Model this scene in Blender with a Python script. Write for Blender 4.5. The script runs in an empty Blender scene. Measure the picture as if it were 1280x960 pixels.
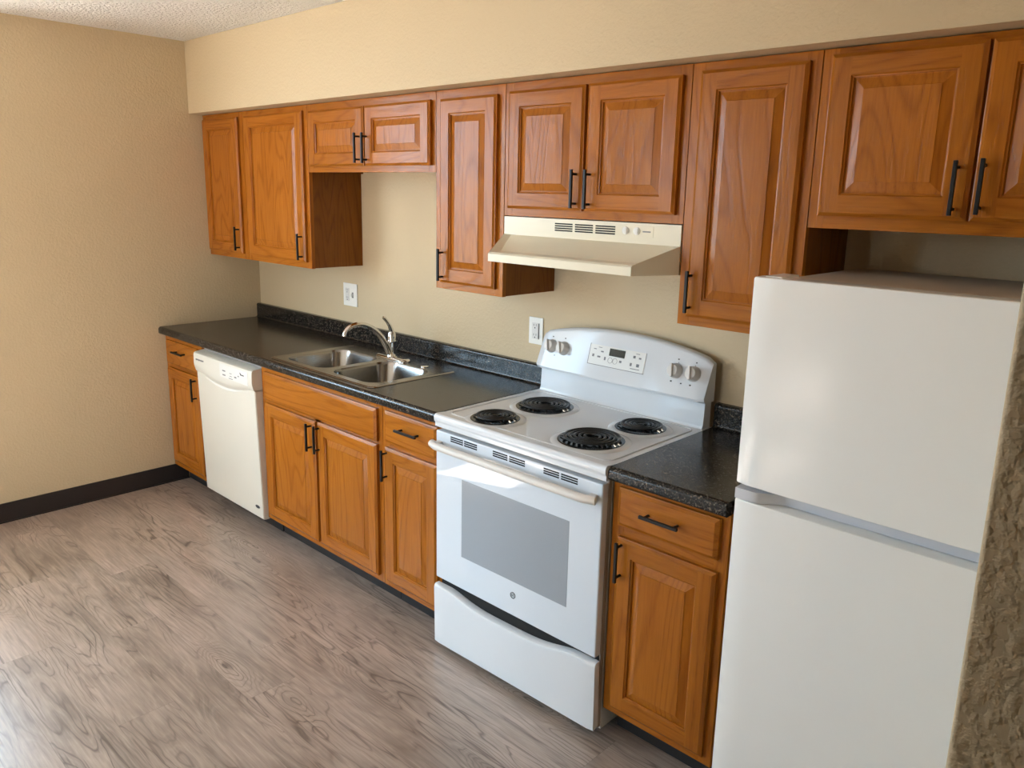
import bpy, bmesh, math, random
from mathutils import Vector, Matrix
random.seed(7)
PI = math.pi
SC = bpy.context.scene
COL = SC.collection

# ------------------------------------------------------------------ camera
# room frame: x to the right along the cabinet wall, d = distance from that wall, z up (Blender y = -d)
cam_d = bpy.data.cameras.new('camera')
cam = bpy.data.objects.new('camera', cam_d)
COL.objects.link(cam)
RT = Vector((0.72810643, 0.68506818, 0.02329394))
UP = Vector((-0.16403512, 0.14114367, 0.97630474))
FW = Vector((-0.66554752, 0.71467478, -0.21514285))
cam.matrix_world = Matrix(((RT.x, UP.x, -FW.x, 4.4177), (RT.y, UP.y, -FW.y, -2.3892), (RT.z, UP.z, -FW.z, 1.6876), (0, 0, 0, 1)))
cam_d.sensor_width = 36
cam_d.lens = 979.574 / 1280 * 36
cam_d.shift_x = -0.00958
cam_d.shift_y = -0.01779
cam_d.clip_start = 0.02
SC.camera = cam

# ------------------------------------------------------------------ light and exposure
SC.view_settings.view_transform = 'Standard'
SC.view_settings.look = 'None'
SC.view_settings.gamma = 1
SC.view_settings.use_curve_mapping = False
SC.view_settings.exposure = 0.54
SC.cycles.use_denoising = True
SC.cycles.max_bounces = 12
SC.cycles.diffuse_bounces = 8
SC.cycles.caustics_reflective = False
SC.cycles.caustics_refractive = False
SC.cycles.sample_clamp_indirect = 8

SKY = 10.5
world = bpy.data.worlds.new('daylight')
SC.world = world
world.use_nodes = True
wn, wl = world.node_tree.nodes, world.node_tree.links
wn.clear()
wo = wn.new('ShaderNodeOutputWorld')
wb = wn.new('ShaderNodeBackground')
wt = wn.new('ShaderNodeTexCoord')
ws = wn.new('ShaderNodeSeparateXYZ')
wr = wn.new('ShaderNodeValToRGB')
wr.color_ramp.elements[0].position = 0.46
wr.color_ramp.elements[0].color = (0.52, 0.52, 0.50, 1)
wr.color_ramp.elements[1].position = 0.54
wr.color_ramp.elements[1].color = (0.55, 0.79, 1.0, 1)
wm = wn.new('ShaderNodeMath'); wm.operation = 'MULTIPLY_ADD'; wm.inputs[1].default_value = 0.5; wm.inputs[2].default_value = 0.5
wl.new(wt.outputs['Generated'], ws.inputs[0])
wl.new(ws.outputs['Z'], wm.inputs[0])
wl.new(wm.outputs[0], wr.inputs[0])
wl.new(wr.outputs[0], wb.inputs[0])
wb.inputs[1].default_value = SKY
wl.new(wb.outputs[0], wo.inputs[0])

sun_d = bpy.data.lights.new('sun', 'SUN')
sun_d.energy = 125.0
sun_d.angle = math.radians(0.55)
sun_d.color = (0.90, 0.96, 1.0)
sun = bpy.data.objects.new('sun', sun_d)
COL.objects.link(sun)
EL = math.radians(43.3)
sdir = Vector((0.963 * math.cos(EL), -0.27 * math.cos(EL), -math.sin(EL)))
sun.rotation_euler = sdir.to_track_quat('-Z', 'Y').to_euler()
sun.location = (-3, -1, 4)

# window in the left wall (out of the picture, camera left): d0..d1, z0..z1
WD0, WD1, WZ0, WZ1 = 1.54, 3.40, 0.93, 2.40
VD0, VD1 = 4.80, 6.20   # second window of the same height, unseen, added for its sun bounce
# unseen patio door, added to bring in frontal sky light: x0..x1, full height
GX0, GX1, GZ0, GZ1 = 1.75, 4.05, 0.03, 2.06
RX, RD = 6.2, 7.0    # room extents
def portal(loc, rot, a, b):
    d = bpy.data.lights.new('daylight_portal', 'AREA')
    d.shape = 'RECTANGLE'; d.size = a; d.size_y = b
    d.cycles.is_portal = True
    o = bpy.data.objects.new('daylight_portal', d); COL.objects.link(o)
    o.location = loc; o.rotation_euler = rot
portal((-0.13, -(WD0 + WD1) / 2, (WZ0 + WZ1) / 2), (0, -PI / 2, 0), WZ1 - WZ0, WD1 - WD0)
portal((-0.13, -(VD0 + VD1) / 2, (WZ0 + WZ1) / 2), (0, -PI / 2, 0), WZ1 - WZ0, VD1 - VD0)
portal(((GX0 + GX1) / 2, -(RD + 0.13), (GZ0 + GZ1) / 2), (-PI / 2, 0, PI), GX1 - GX0, GZ1 - GZ0)

# ------------------------------------------------------------------ materials
def lin(c):
    return tuple(((v / 255) / 12.92 if v / 255 <= 0.04045 else ((v / 255 + 0.055) / 1.055) ** 2.4) for v in c) + (1,)

class NT:
    def __init__(s, name):
        s.m = bpy.data.materials.new(name); s.m.use_nodes = True
        s.n, s.l = s.m.node_tree.nodes, s.m.node_tree.links
        s.b = s.n['Principled BSDF']
    def node(s, t, **kw):
        n = s.n.new(t)
        for k, v in kw.items(): setattr(n, k, v)
        return n
    def set(s, n, i, v):
        if hasattr(v, 'is_output'): s.l.new(v, n.inputs[i])
        else: n.inputs[i].default_value = v
    def math(s, op, a, b=0.0, c=0.0, clamp=False):
        n = s.node('ShaderNodeMath', operation=op, use_clamp=clamp)
        s.set(n, 0, a); s.set(n, 1, b); s.set(n, 2, c)
        return n.outputs[0]
    def coord(s, which='Object'):
        return s.node('ShaderNodeTexCoord').outputs[which]
    def mapping(s, v, scale=(1, 1, 1), loc=(0, 0, 0)):
        n = s.node('ShaderNodeMapping'); s.set(n, 0, v)
        s.set(n, 'Location', loc); n.inputs['Scale'].default_value = scale
        return n.outputs[0]
    def noise(s, v, scale, detail=3, rough=0.5, dist=0.0, out=0):
        n = s.node('ShaderNodeTexNoise'); s.set(n, 'Vector', v); s.set(n, 'Scale', scale); s.set(n, 'Detail', detail)
        s.set(n, 'Roughness', rough); s.set(n, 'Distortion', dist)
        return n.outputs[out]
    def ramp(s, f, stops, interp='LINEAR'):
        n = s.node('ShaderNodeValToRGB'); s.set(n, 0, f)
        cr = n.color_ramp; cr.interpolation = interp
        while len(cr.elements) < len(stops): cr.elements.new(0.5)
        for e, (p, c) in zip(cr.elements, stops):
            e.position = p; e.color = c if len(c) == 4 else lin(c)
        return n.outputs[0]
    def mix(s, f, a, b, mode='MIX'):
        n = s.node('ShaderNodeMix', data_type='RGBA', blend_type=mode)
        s.set(n, 0, f); s.set(n, 6, a); s.set(n, 7, b)
        return n.outputs[2]
    def bump(s, h, strength, dist=0.01):
        n = s.node('ShaderNodeBump'); s.set(n, 'Height', h); s.set(n, 'Strength', strength); s.set(n, 'Distance', dist)
        s.l.new(n.outputs[0], s.b.inputs['Normal'])
        return n
    def out(s, color=None, rough=None, metal=None, spec=None):
        if color is not None: s.set(s.b, 'Base Color', color)
        if rough is not None: s.set(s.b, 'Roughness', rough)
        if metal is not None: s.set(s.b, 'Metallic', metal)
        if spec is not None: s.set(s.b, 'Specular IOR Level', spec)
        return s.m

def mat_plain(name, c, rough=0.5, metal=0.0, spec=0.5, speckle=0.03, coat=0.0, bump=0.0, bscale=300):
    t = NT(name)
    f = t.noise(t.coord(), 6, 3)
    col = t.mix(f, lin(c), lin(tuple(max(0, v * (1 - speckle)) for v in c)))
    t.out(col, rough, metal, spec)
    t.b.inputs['Coat Weight'].default_value = coat
    if bump: t.bump(t.noise(t.coord(), bscale, 2), bump, 0.002)
    return t.m

def mat_wall(name, c, strength, scale, dist):
    t = NT(name)
    o = t.coord()
    n1 = t.noise(o, scale, 3, 0.55)
    n2 = t.noise(o, scale * 0.35, 2, 0.5)
    h = t.math('ADD', t.ramp(n1, [(0.42, (0, 0, 0, 1)), (0.62, (1, 1, 1, 1))]), t.math('MULTIPLY', n2, 0.7))
    big = t.noise(o, 1.1, 2)
    t.out(t.mix(big, lin(c), lin(tuple(v * 0.965 for v in c))), 0.62, spec=0.3)
    t.bump(h, strength, dist)
    return t.m

def mat_wood(name, vertical=True, tone=1.0):
    t = NT(name)
    info = t.node('ShaderNodeObjectInfo')
    rnd = info.outputs['Random']
    off = t.node('ShaderNodeCombineXYZ')
    t.set(off, 0, t.math('MULTIPLY', rnd, 17.0)); t.set(off, 1, t.math('MULTIPLY', rnd, 5.0)); t.set(off, 2, t.math('MULTIPLY', rnd, 31.0))
    va = t.node('ShaderNodeVectorMath', operation='ADD')
    t.set(va, 0, t.coord()); t.set(va, 1, off.outputs[0])
    v = va.outputs[0]
    lo, hi = 0.75, 5.0
    sc = (hi, hi, lo) if vertical else (lo, hi, hi)
    n = t.noise(t.mapping(v, sc), 1.0, 2.0, 0.4, 0.35)
    rings = t.math('MULTIPLY', t.math('PINGPONG', t.math('MULTIPLY', n, 16.0), 0.5), 2.0)
    lines = t.ramp(rings, [(0.0, (1, 1, 1, 1)), (0.42, (0, 0, 0, 1))])
    fine = t.noise(t.mapping(v, (170, 170, 7) if vertical else (7, 170, 170)), 1.0, 3, 0.6)
    pores = t.ramp(t.noise(t.mapping(v, (330, 330, 16) if vertical else (16, 330, 330)), 1.0, 2, 0.5), [(0.30, (0, 0, 0, 1)), (0.44, (1, 1, 1, 1))])
    broad = t.noise(t.mapping(v, (5, 5, 0.8) if vertical else (0.8, 5, 5)), 1.0, 2)
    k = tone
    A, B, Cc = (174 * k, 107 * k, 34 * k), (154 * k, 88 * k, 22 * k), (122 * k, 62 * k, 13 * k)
    base = t.mix(broad, lin(A), lin(B))
    base = t.mix(t.math('MULTIPLY', lines, 0.42), base, lin(Cc))
    base = t.mix(t.math('MULTIPLY', t.ramp(fine, [(0.42, (0, 0, 0, 1)), (0.72, (1, 1, 1, 1))]), 0.30), base, lin(Cc))
    base = t.mix(t.math('MULTIPLY', t.math('SUBTRACT', 1.0, pores), t.math('MULTIPLY_ADD', lines, 0.30, 0.12)), base, lin((96 * k, 48 * k, 14 * k)))
    # knots: sparse dark spots
    kv = t.node('ShaderNodeTexVoronoi'); t.set(kv, 'Vector', t.mapping(v, (3.2, 3.2, 2.1) if vertical else (2.1, 3.2, 3.2))); t.set(kv, 'Scale', 1.0)
    kn = t.ramp(kv.outputs['Distance'], [(0.015, (1, 1, 1, 1)), (0.04, (0, 0, 0, 1))])
    base = t.mix(t.math('MULTIPLY', kn, 0.55), base, lin((96, 48, 18)))
    hsv = t.node('ShaderNodeHueSaturation')
    t.set(hsv, 'Value', t.math('MULTIPLY_ADD', rnd, 0.10, 0.95)); t.set(hsv, 'Color', base)
    t.out(hsv.outputs[0], t.math('MULTIPLY_ADD', fine, 0.10, 0.15), spec=0.21)
    h = t.math('ADD', t.math('MULTIPLY', pores, 0.5), t.math('ADD', t.math('MULTIPLY', lines, -0.5), t.math('MULTIPLY', t.noise(v, 22.0, 2), 1.2)))
    t.bump(h, 0.30, 0.0012)
    return t.m

def mat_floor(name):
    t = NT(name)
    PW, PL = 0.178, 1.22
    o = t.coord()
    sx = t.node('ShaderNodeSeparateXYZ'); t.set(sx, 0, o)
    x, y = sx.outputs[0], sx.outputs[1]
    ry = t.math('DIVIDE', t.math('ADD', y, 0.757 + 20 * PW), PW)
    row = t.math('FLOOR', ry)
    wn1 = t.node('ShaderNodeTexWhiteNoise', noise_dimensions='1D'); t.set(wn1, 'W', row)
    rx = t.math('ADD', t.math('DIVIDE', t.math('ADD', x, 20.0), PL), wn1.outputs[0])
    idx = t.math('FLOOR', rx)
    wn2 = t.node('ShaderNodeTexWhiteNoise', noise_dimensions='1D'); t.set(wn2, 'W', t.math('MULTIPLY_ADD', idx, 7.31, row))
    r = wn2.outputs[0]
    off = t.node('ShaderNodeCombineXYZ'); t.set(off, 0, t.math('MULTIPLY', r, 50.0)); t.set(off, 1, t.math('MULTIPLY', r, 23.0)); t.set(off, 2, t.math('MULTIPLY', r, 11.0))
    va = t.node('ShaderNodeVectorMath', operation='ADD'); t.set(va, 0, o); t.set(va, 1, off.outputs[0])
    v = va.outputs[0]
    # knots swirl the grain around them
    wob = t.noise(t.mapping(v, (3.0, 9.0, 1)), 1.0, 3, 0.6, 0.0, 1)
    wv = t.node('ShaderNodeVectorMath', operation='MULTIPLY_ADD'); t.set(wv, 0, wob); t.set(wv, 1, (0.22, 0.05, 0.0)); t.set(wv, 2, v)
    kv = t.node('ShaderNodeTexVoronoi'); t.set(kv, 'Vector', t.mapping(wv.outputs[0], (1.25, 4.6, 1))); t.set(kv, 'Scale', 1.0)
    kd = kv.outputs['Distance']
    swirl = t.ramp(kd, [(0.0, (1, 1, 1, 1)), (0.34, (0, 0, 0, 1))], 'EASE')
    n = t.noise(t.mapping(wv.outputs[0], (0.8, 7.5, 1)), 1.0, 2.0, 0.45, 0.2)
    nn = t.math('MULTIPLY_ADD', swirl, 0.42, n)
    rings = t.math('PINGPONG', t.math('MULTIPLY', nn, 17.0), 0.5)
    lines = t.ramp(rings, [(0.0, (1, 1, 1, 1)), (0.13, (0, 0, 0, 1))])
    edge = t.ramp(rings, [(0.30, (0, 0, 0, 1)), (0.5, (1, 1, 1, 1))])
    fine = t.noise(t.mapping(v, (7, 150, 1)), 1.0, 3, 0.6)
    patch = t.noise(t.mapping(wv.outputs[0], (1.6, 5, 1)), 1.0, 4, 0.62)
    where = t.ramp(t.noise(t.mapping(v, (1.3, 4, 1)), 1.0, 3, 0.6), [(0.40, (0.10, 0.10, 0.10, 1)), (0.62, (0.85, 0.85, 0.85, 1))])
    near = t.math('MAXIMUM', where, t.math('MULTIPLY', swirl, 1.1), clamp=True)
    base = t.ramp(patch, [(0.30, (128, 114, 104)), (0.48, (166, 150, 138)), (0.60, (178, 161, 149)), (0.74, (198, 182, 171))])
    base = t.mix(t.math('MULTIPLY', edge, 0.22), base, lin((200, 185, 173)))
    base = t.mix(t.math('MULTIPLY', lines, t.math('MULTIPLY', near, 0.92)), base, lin((72, 58, 50)))
    base = t.mix(t.ramp(fine, [(0.34, (0.32, 0.32, 0.32, 1)), (0.56, (0, 0, 0, 1))]), base, lin((104, 92, 84)))
    base = t.mix(t.ramp(fine, [(0.58, (0, 0, 0, 1)), (0.78, (0.35, 0.35, 0.35, 1))]), base, lin((210, 196, 185)))
    streak = t.noise(t.mapping(v, (3.5, 75, 1)), 1.0, 2, 0.55)
    base = t.mix(t.math('MULTIPLY', t.ramp(streak, [(0.60, (0, 0, 0, 1)), (0.68, (1, 1, 1, 1))]), t.math('MULTIPLY_ADD', where, 0.6, 0.15)), base, lin((84, 68, 58)))
    core = t.ramp(kd, [(0.015, (0.75, 0.75, 0.75, 1)), (0.055, (0, 0, 0, 1))])
    base = t.mix(core, base, lin((74, 58, 50)))
    hsv = t.node('ShaderNodeHueSaturation'); t.set(hsv, 'Value', t.math('MULTIPLY_ADD', r, 0.06, 0.93)); t.set(hsv, 'Color', base)
    fy = t.math('FRACT', ry); fx = t.math('FRACT', rx)
    ey = t.math('MULTIPLY', t.math('MINIMUM', fy, t.math('SUBTRACT', 1.0, fy)), PW)
    ex = t.math('MULTIPLY', t.math('MINIMUM', fx, t.math('SUBTRACT', 1.0, fx)), PL)
    e = t.math('MINIMUM', ex, ey)
    seam = t.math('LESS_THAN', e, 0.0009)
    col = t.mix(t.math('MULTIPLY', seam, 0.30), hsv.outputs[0], lin((60, 48, 42)))
    t.out(col, t.math('MULTIPLY_ADD', fine, 0.14, 0.25), spec=0.95)
    h = t.math('ADD', t.math('MULTIPLY', fine, 0.5), t.math('MULTIPLY', seam, -1.0))
    t.bump(h, 0.10, 0.002)
    return t.m

def mat_laminate(name):
    t = NT(name)
    o = t.coord()
    a = t.noise(o, 130, 3, 0.7)
    b = t.node('ShaderNodeTexVoronoi'); t.set(b, 'Vector', o); t.set(b, 'Scale', 260.0)
    cell = t.node('ShaderNodeSeparateColor'); t.l.new(b.outputs['Color'], cell.inputs[0])
    col = t.ramp(a, [(0.38, (15, 14, 13)), (0.54, (32, 29, 27)), (0.68, (58, 53, 48))])
    col = t.mix(t.ramp(cell.outputs[0], [(0.80, (0, 0, 0, 1)), (0.86, (0.55, 0.55, 0.55, 1))]), col, lin((112, 102, 90)))
    col = t.mix(t.ramp(cell.outputs[1], [(0.70, (0, 0, 0, 1)), (0.76, (0.6, 0.6, 0.6, 1))]), col, lin((12, 11, 11)))
    t.out(col, 0.20, spec=0.38)
    t.bump(a, 0.04, 0.0008)
    return t.m

def mat_steel(name, rough=0.26, c=(200, 198, 194), axis=(3, 300, 300)):
    t = NT(name)
    n = t.noise(t.mapping(t.coord(), axis), 1.0, 2)
    t.out(lin(c), t.math('MULTIPLY_ADD', n, 0.10, rough - 0.05), 1.0)
    return t.m

def mat_window(name):
    t = NT(name)
    t.n.remove(t.b)
    tr = t.node('ShaderNodeBsdfTransparent'); gl = t.node('ShaderNodeBsdfGlossy'); gl.inputs['Roughness'].default_value = 0.0
    lw = t.node('ShaderNodeLayerWeight'); lw.inputs[0].default_value = 0.5
    mx = t.node('ShaderNodeMixShader')
    t.l.new(t.math('MULTIPLY_ADD', t.math('POWER', lw.outputs['Facing'], 5.0), 0.6, 0.03), mx.inputs[0]); t.l.new(tr.outputs[0], mx.inputs[1]); t.l.new(gl.outputs[0], mx.inputs[2])
    t.l.new(mx.outputs[0], t.n['Material Output'].inputs[0])
    return t.m

def mat_oven_glass(name):
    t = NT(name)
    f = t.noise(t.coord(), 700, 1)
    t.out(t.mix(t.ramp(f, [(0.4, (0, 0, 0, 1)), (0.6, (1, 1, 1, 1))]), lin((138, 144, 150)), lin((156, 162, 168))), 0.12, spec=0.4)
    return t.m

M = {}
M['wall'] = mat_wall('wall_paint_tan', (204, 185, 152), 0.19, 80, 0.004)
M['wall_rough'] = mat_wall('wall_paint_knockdown', (204, 185, 152), 0.36, 70, 0.003)
M['ceiling'] = mat_wall('ceiling_popcorn_white', (250, 248, 244), 0.8, 75, 0.010)
M['floor'] = mat_floor('vinyl_plank_floor')
M['wood'] = mat_wood('oak_vertical', True)
M['wood_h'] = mat_wood('oak_horizontal', False)
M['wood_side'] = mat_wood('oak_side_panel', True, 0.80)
M['toe'] = mat_plain('toe_kick_black', (32, 28, 27), 0.6)
M['rubber'] = mat_plain('vinyl_cove_base_black', (42, 35, 33), 0.45)
M['lam'] = mat_laminate('black_granite_laminate')
M['steel'] = mat_steel('stainless_sink', 0.20, (152, 149, 145))
M['chrome'] = mat_steel('chrome', 0.08, (225, 224, 222), (1, 1, 1))
M['white'] = mat_plain('stove_white_enamel', (214, 217, 220), 0.10, spec=0.4, speckle=0.01)
M['oven_white'] = mat_plain('oven_door_white', (208, 215, 222), 0.025, spec=0.45, speckle=0.01)
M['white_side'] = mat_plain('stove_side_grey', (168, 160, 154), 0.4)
M['white_plastic'] = mat_plain('white_plastic', (220, 218, 212), 0.35, speckle=0.01)
M['knob'] = mat_plain('knob_off_white', (210, 204, 196), 0.35, speckle=0.01)
M['dw'] = mat_plain('dishwasher_white', (214, 209, 196), 0.28, speckle=0.01)
M['fridge'] = mat_plain('refrigerator_white', (243, 245, 244), 0.14, spec=0.45, speckle=0.01, bump=0.06, bscale=220)
M['fridge_top'] = mat_plain('refrigerator_cabinet', (178, 168, 155), 0.5)  # darkened tan: the shadow over the top is put into the colour
M['fridge_trim'] = mat_plain('refrigerator_handle_grip', (206, 210, 219), 0.3, speckle=0.01)
M['bisque'] = mat_plain('hood_bisque_enamel', (220, 212, 188), 0.30, speckle=0.01)
M['black'] = mat_plain('black_pull_metal', (15, 15, 15), 0.42, 0.0, 0.3)
M['coil'] = mat_plain('burner_coil_black', (26, 25, 25), 0.42)
M['pan'] = mat_plain('drip_pan_black', (22, 21, 20), 0.12)
M['dark'] = mat_plain('dark_gap', (10, 10, 10), 0.8)
M['ink'] = mat_plain('grey_print', (120, 118, 118), 0.6)
M['ink_dark'] = mat_plain('dark_print', (52, 52, 56), 0.6)
M['display'] = mat_plain('clock_display', (28, 34, 28), 0.15)
M['oven_glass'] = mat_oven_glass('oven_window_grey')
M['plate'] = mat_plain('outlet_white', (238, 236, 228), 0.3, speckle=0.01)
M['pane'] = mat_window('window_pane')
M['outdoor'] = mat_plain('sun_blocker_paint', (225, 220, 210), 0.7)  # for the unseen boards added to block sun

# ------------------------------------------------------------------ mesh helpers
class MB:
    """collects shapes in room coordinates (x, d, z)"""
    def __init__(s): s.bm = bmesh.new()
    def _add(s, verts, faces, mi=0, smooth=False):
        vs = [s.bm.verts.new((v[0], -v[1], v[2])) for v in verts]
        fs = []
        for f in faces:
            try:
                fc = s.bm.faces.new([vs[i] for i in f])
            except ValueError: continue
            fc.material_index = mi; fc.smooth = smooth; fs.append(fc)
        return vs, fs
    def box(s, x0, x1, d0, d1, z0, z1, bev=0.0, mi=0, seg=2):
        v = [(x, d, z) for x in (x0, x1) for d in (d0, d1) for z in (z0, z1)]
        f = [(0, 1, 3, 2), (4, 6, 7, 5), (0, 4, 5, 1), (2, 3, 7, 6), (0, 2, 6, 4), (1, 5, 7, 3)]
        vs, fs = s._add(v, f, mi)
        bmesh.ops.recalc_face_normals(s.bm, faces=fs)
        if bev:
            es = list({e for fc in fs for e in fc.edges})
            bmesh.ops.bevel(s.bm, geom=es, offset=bev, segments=seg, affect='EDGES', profile=0.5, clamp_overlap=True, material=-1)
        return s
    def prism_x(s, prof, x0, x1, mi=0, smooth=False, caps=True):
        """profile of (d, z) points pushed along x"""
        n = len(prof)
        v = [(x0, p[0], p[1]) for p in prof] + [(x1, p[0], p[1]) for p in prof]
        f = [(i, (i + 1) % n, n + (i + 1) % n, n + i) for i in range(n)]
        if caps: f += [tuple(range(n)), tuple(range(2 * n - 1, n - 1, -1))]
        vs, fs = s._add(v, f, mi, smooth)
        bmesh.ops.recalc_face_normals(s.bm, faces=fs)
        return s
    def prism_z(s, prof, z0, z1, mi=0):
        n = len(prof)
        v = [(p[0], p[1], z0) for p in prof] + [(p[0], p[1], z1) for p in prof]
        f = [(i, (i + 1) % n, n + (i + 1) % n, n + i) for i in range(n)] + [tuple(range(n)), tuple(range(2 * n - 1, n - 1, -1))]
        vs, fs = s._add(v, f, mi)
        bmesh.ops.recalc_face_normals(s.bm, faces=fs)
        return s
    def prism_d(s, prof, d0, d1, mi=0):
        """profile of (x, z) points pushed along d"""
        n = len(prof)
        v = [(p[0], d0, p[1]) for p in prof] + [(p[0], d1, p[1]) for p in prof]
        f = [(i, (i + 1) % n, n + (i + 1) % n, n + i) for i in range(n)] + [tuple(range(n)), tuple(range(2 * n - 1, n - 1, -1))]
        vs, fs = s._add(v, f, mi)
        bmesh.ops.recalc_face_normals(s.bm, faces=fs)
        return s
    def loft(s, loops, mi=0, smooth=True, cap0=False, cap1=False, closed=True):
        n = len(loops[0]); v = [p for lp in loops for p in lp]; f = []
        for k in range(len(loops) - 1):
            for i in range(n if closed else n - 1):
                j = (i + 1) % n
                f.append((k * n + i, k * n + j, (k + 1) * n + j, (k + 1) * n + i))
        if cap0: f.append(tuple(range(n)))
        if cap1: f.append(tuple(range((len(loops) - 1) * n, len(loops) * n)))
        vs, fs = s._add(v, f, mi, smooth)
        bmesh.ops.recalc_face_normals(s.bm, faces=fs)
        return s
    def tube(s, pts, r, seg=10, mi=0, cap=True, flat=1.0):
        pts = [Vector(p) for p in pts]; rs = r if isinstance(r, (list, tuple)) else [r] * len(pts)
        loops = []; prev = None
        for i, p in enumerate(pts):
            t = (pts[min(i + 1, len(pts) - 1)] - pts[max(i - 1, 0)]).normalized()
            if prev is None:
                a = Vector((0, 0, 1)) if abs(t.z) < 0.9 else Vector((1, 0, 0))
                u = t.cross(a).normalized()
            else:
                u = (prev - t * prev.dot(t)).normalized()
            prev = u; w = t.cross(u)
            loops.append([tuple(p + u * rs[i] * math.cos(2 * PI * k / seg) + w * rs[i] * flat * math.sin(2 * PI * k / seg)) for k in range(seg)])
        return s.loft(loops, mi, True, cap, cap)
    def lathe(s, prof, c, axis='z', seg=40, mi=0, smooth=True, cap0=False, cap1=False):
        """profile of (r, h) points around an axis through c"""
        loops = []
        for r, h in prof:
            lp = []
            for k in range(seg):
                a = 2 * PI * k / seg
                p = {'z': (r * math.cos(a), r * math.sin(a), h), 'd': (r * math.cos(a), h, r * math.sin(a)), 'x': (h, r * math.cos(a), r * math.sin(a))}[axis]
                lp.append((c[0] + p[0], c[1] + p[1], c[2] + p[2]))
            loops.append(lp)
        return s.loft(loops, mi, smooth, cap0, cap1)
    def xform(s, fn):
        for v in s.bm.verts:
            q = fn((v.co.x, -v.co.y, v.co.z)); v.co = (q[0], -q[1], q[2])
        return s
    def build(s, name, mats, parent=None, angle=35):
        org = Vector(parent['_o']) if parent is not None else Vector((0, 0, 0))
        for v in s.bm.verts: v.co -= org
        me = bpy.data.meshes.new(name)
        s.bm.normal_update(); s.bm.to_mesh(me); s.bm.free()
        mats = mats if isinstance(mats, (list, tuple)) else [mats]
        for m in mats: me.materials.append(m)
        me.polygons.foreach_set('use_smooth', [True] * len(me.polygons))
        me.set_sharp_from_angle(angle=math.radians(angle))
        o = bpy.data.objects.new(name, me); COL.objects.link(o)
        wnm = o.modifiers.new('weighted_normal', 'WEIGHTED_NORMAL'); wnm.keep_sharp = True; wnm.weight = 90
        if parent is not None:
            o.parent = parent
            o['_o'] = parent['_o']
        else:
            o['_o'] = (0.0, 0.0, 0.0)
        return o

def thing(name, label, cat, x, d, z, group=None):
    o = bpy.data.objects.new(name, None); COL.objects.link(o)
    o.empty_display_size = 0.1
    o.location = (x, -d, z); o['_o'] = (x, -d, z)
    o['label'] = label; o['category'] = cat
    if group: o['group'] = group
    return o

def structure(name, mb, m, parent=None):
    o = mb.build(name, m, parent)
    if parent is None: o['kind'] = 'structure'
    return o

def part_label(o, label): o['label'] = label; return o

# ------------------------------------------------------------------ the room
CZ = 2.443           # ceiling height
SOF_Z, SOF_D = 2.0695, 0.375
PX0, PX1, PD = 4.281, 4.50, 1.657   # short wall beside the refrigerator

structure('floor', MB().box(-0.12, RX, -0.1, RD, -0.08, 0), M['floor'])
structure('ceiling', MB().box(-0.12, RX, -0.1, RD, CZ, CZ + 0.08), M['ceiling'])
structure('wall_back', MB().box(-0.12, RX, -0.12, 0, 0, CZ), M['wall'])
w = MB()
w.box(-0.12, 0, 0, WD0, 0, CZ).box(-0.12, 0, WD1, VD0, 0, CZ).box(-0.12, 0, VD1, RD, 0, CZ)
for a_, b_ in ((WD0, WD1), (VD0, VD1)): w.box(-0.12, 0, a_, b_, 0, WZ0).box(-0.12, 0, a_, b_, WZ1, CZ)
structure('wall_left', w, M['wall'])
w = MB()
w.box(-0.12, GX0, RD, RD + 0.12, 0, CZ).box(GX1, RX, RD, RD + 0.12, 0, CZ)
w.box(GX0, GX1, RD, RD + 0.12, GZ1, CZ).box(GX0, GX1, RD, RD + 0.12, 0, GZ0)
structure('wall_front', w, M['wall'])
structure('wall_light_blocker', MB().box(3.05, 4.281, 2.44, 2.56, 0, CZ, 0.004), M['wall'])  # unseen wall, added to keep window light off the right wall's end
structure('wall_hall', MB().box(4.281, 4.42, 2.44, RD, 0, CZ, 0.004), M['wall'])
structure('wall_far_right', MB().box(RX, RX + 0.12, -0.12, RD, 0, CZ), M['wall'])
structure('wall_right', MB().box(PX0, PX1, 0.0, PD, 0, CZ, 0.005, seg=3), M['wall_rough'])
structure('wall_soffit', MB().box(0, PX0, 0, SOF_D, SOF_Z, CZ, 0.002), M['wall'])
structure('baseboard_left', MB().prism_x([(0.515, 0), (RD, 0), (RD, 0.1), (0.515, 0.1)], 0, 0.006).box(0.006, 0.014, 0.515, RD, 0, 0.006), M['rubber'])
# windows; the second one is unseen and added for bounced sunlight
for k, (A_, B_) in enumerate(((WD0, WD1), (VD0, VD1))):
    wf = MB()
    for a, b, c, e in ((A_, B_, WZ0, WZ0 + 0.02), (A_, B_, WZ1 - 0.03, WZ1), (A_, A_ + 0.03, WZ0 + 0.02, WZ1 - 0.03), (B_ - 0.03, B_, WZ0 + 0.02, WZ1 - 0.03)):
        wf.box(-0.10, -0.05, a, b, c, e)
    win = structure('window_%d' % (k + 1), wf, M['white_plastic'])
    MB().box(-0.078, -0.074, A_ + 0.02, B_ - 0.02, WZ0 + 0.01, WZ1 - 0.02).build('pane', M['pane'], win)
gf = MB()
for a, b, c, e in ((GX0, GX1, GZ0, GZ0 + 0.05), (GX0, GX1, GZ1 - 0.05, GZ1), (GX0, GX0 + 0.05, GZ0 + 0.05, GZ1 - 0.05), (GX1 - 0.05, GX1, GZ0 + 0.05, GZ1 - 0.05),
                   ((GX0 + GX1) / 2 - 0.035, (GX0 + GX1) / 2 + 0.035, GZ0 + 0.05, GZ1 - 0.05)):
    gf.box(a, b, RD + 0.04, RD + 0.09, c, e)
gd = structure('added_patio_door', gf, M['white_plastic'])  # unseen door, added for its sky light on the cabinet fronts
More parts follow.
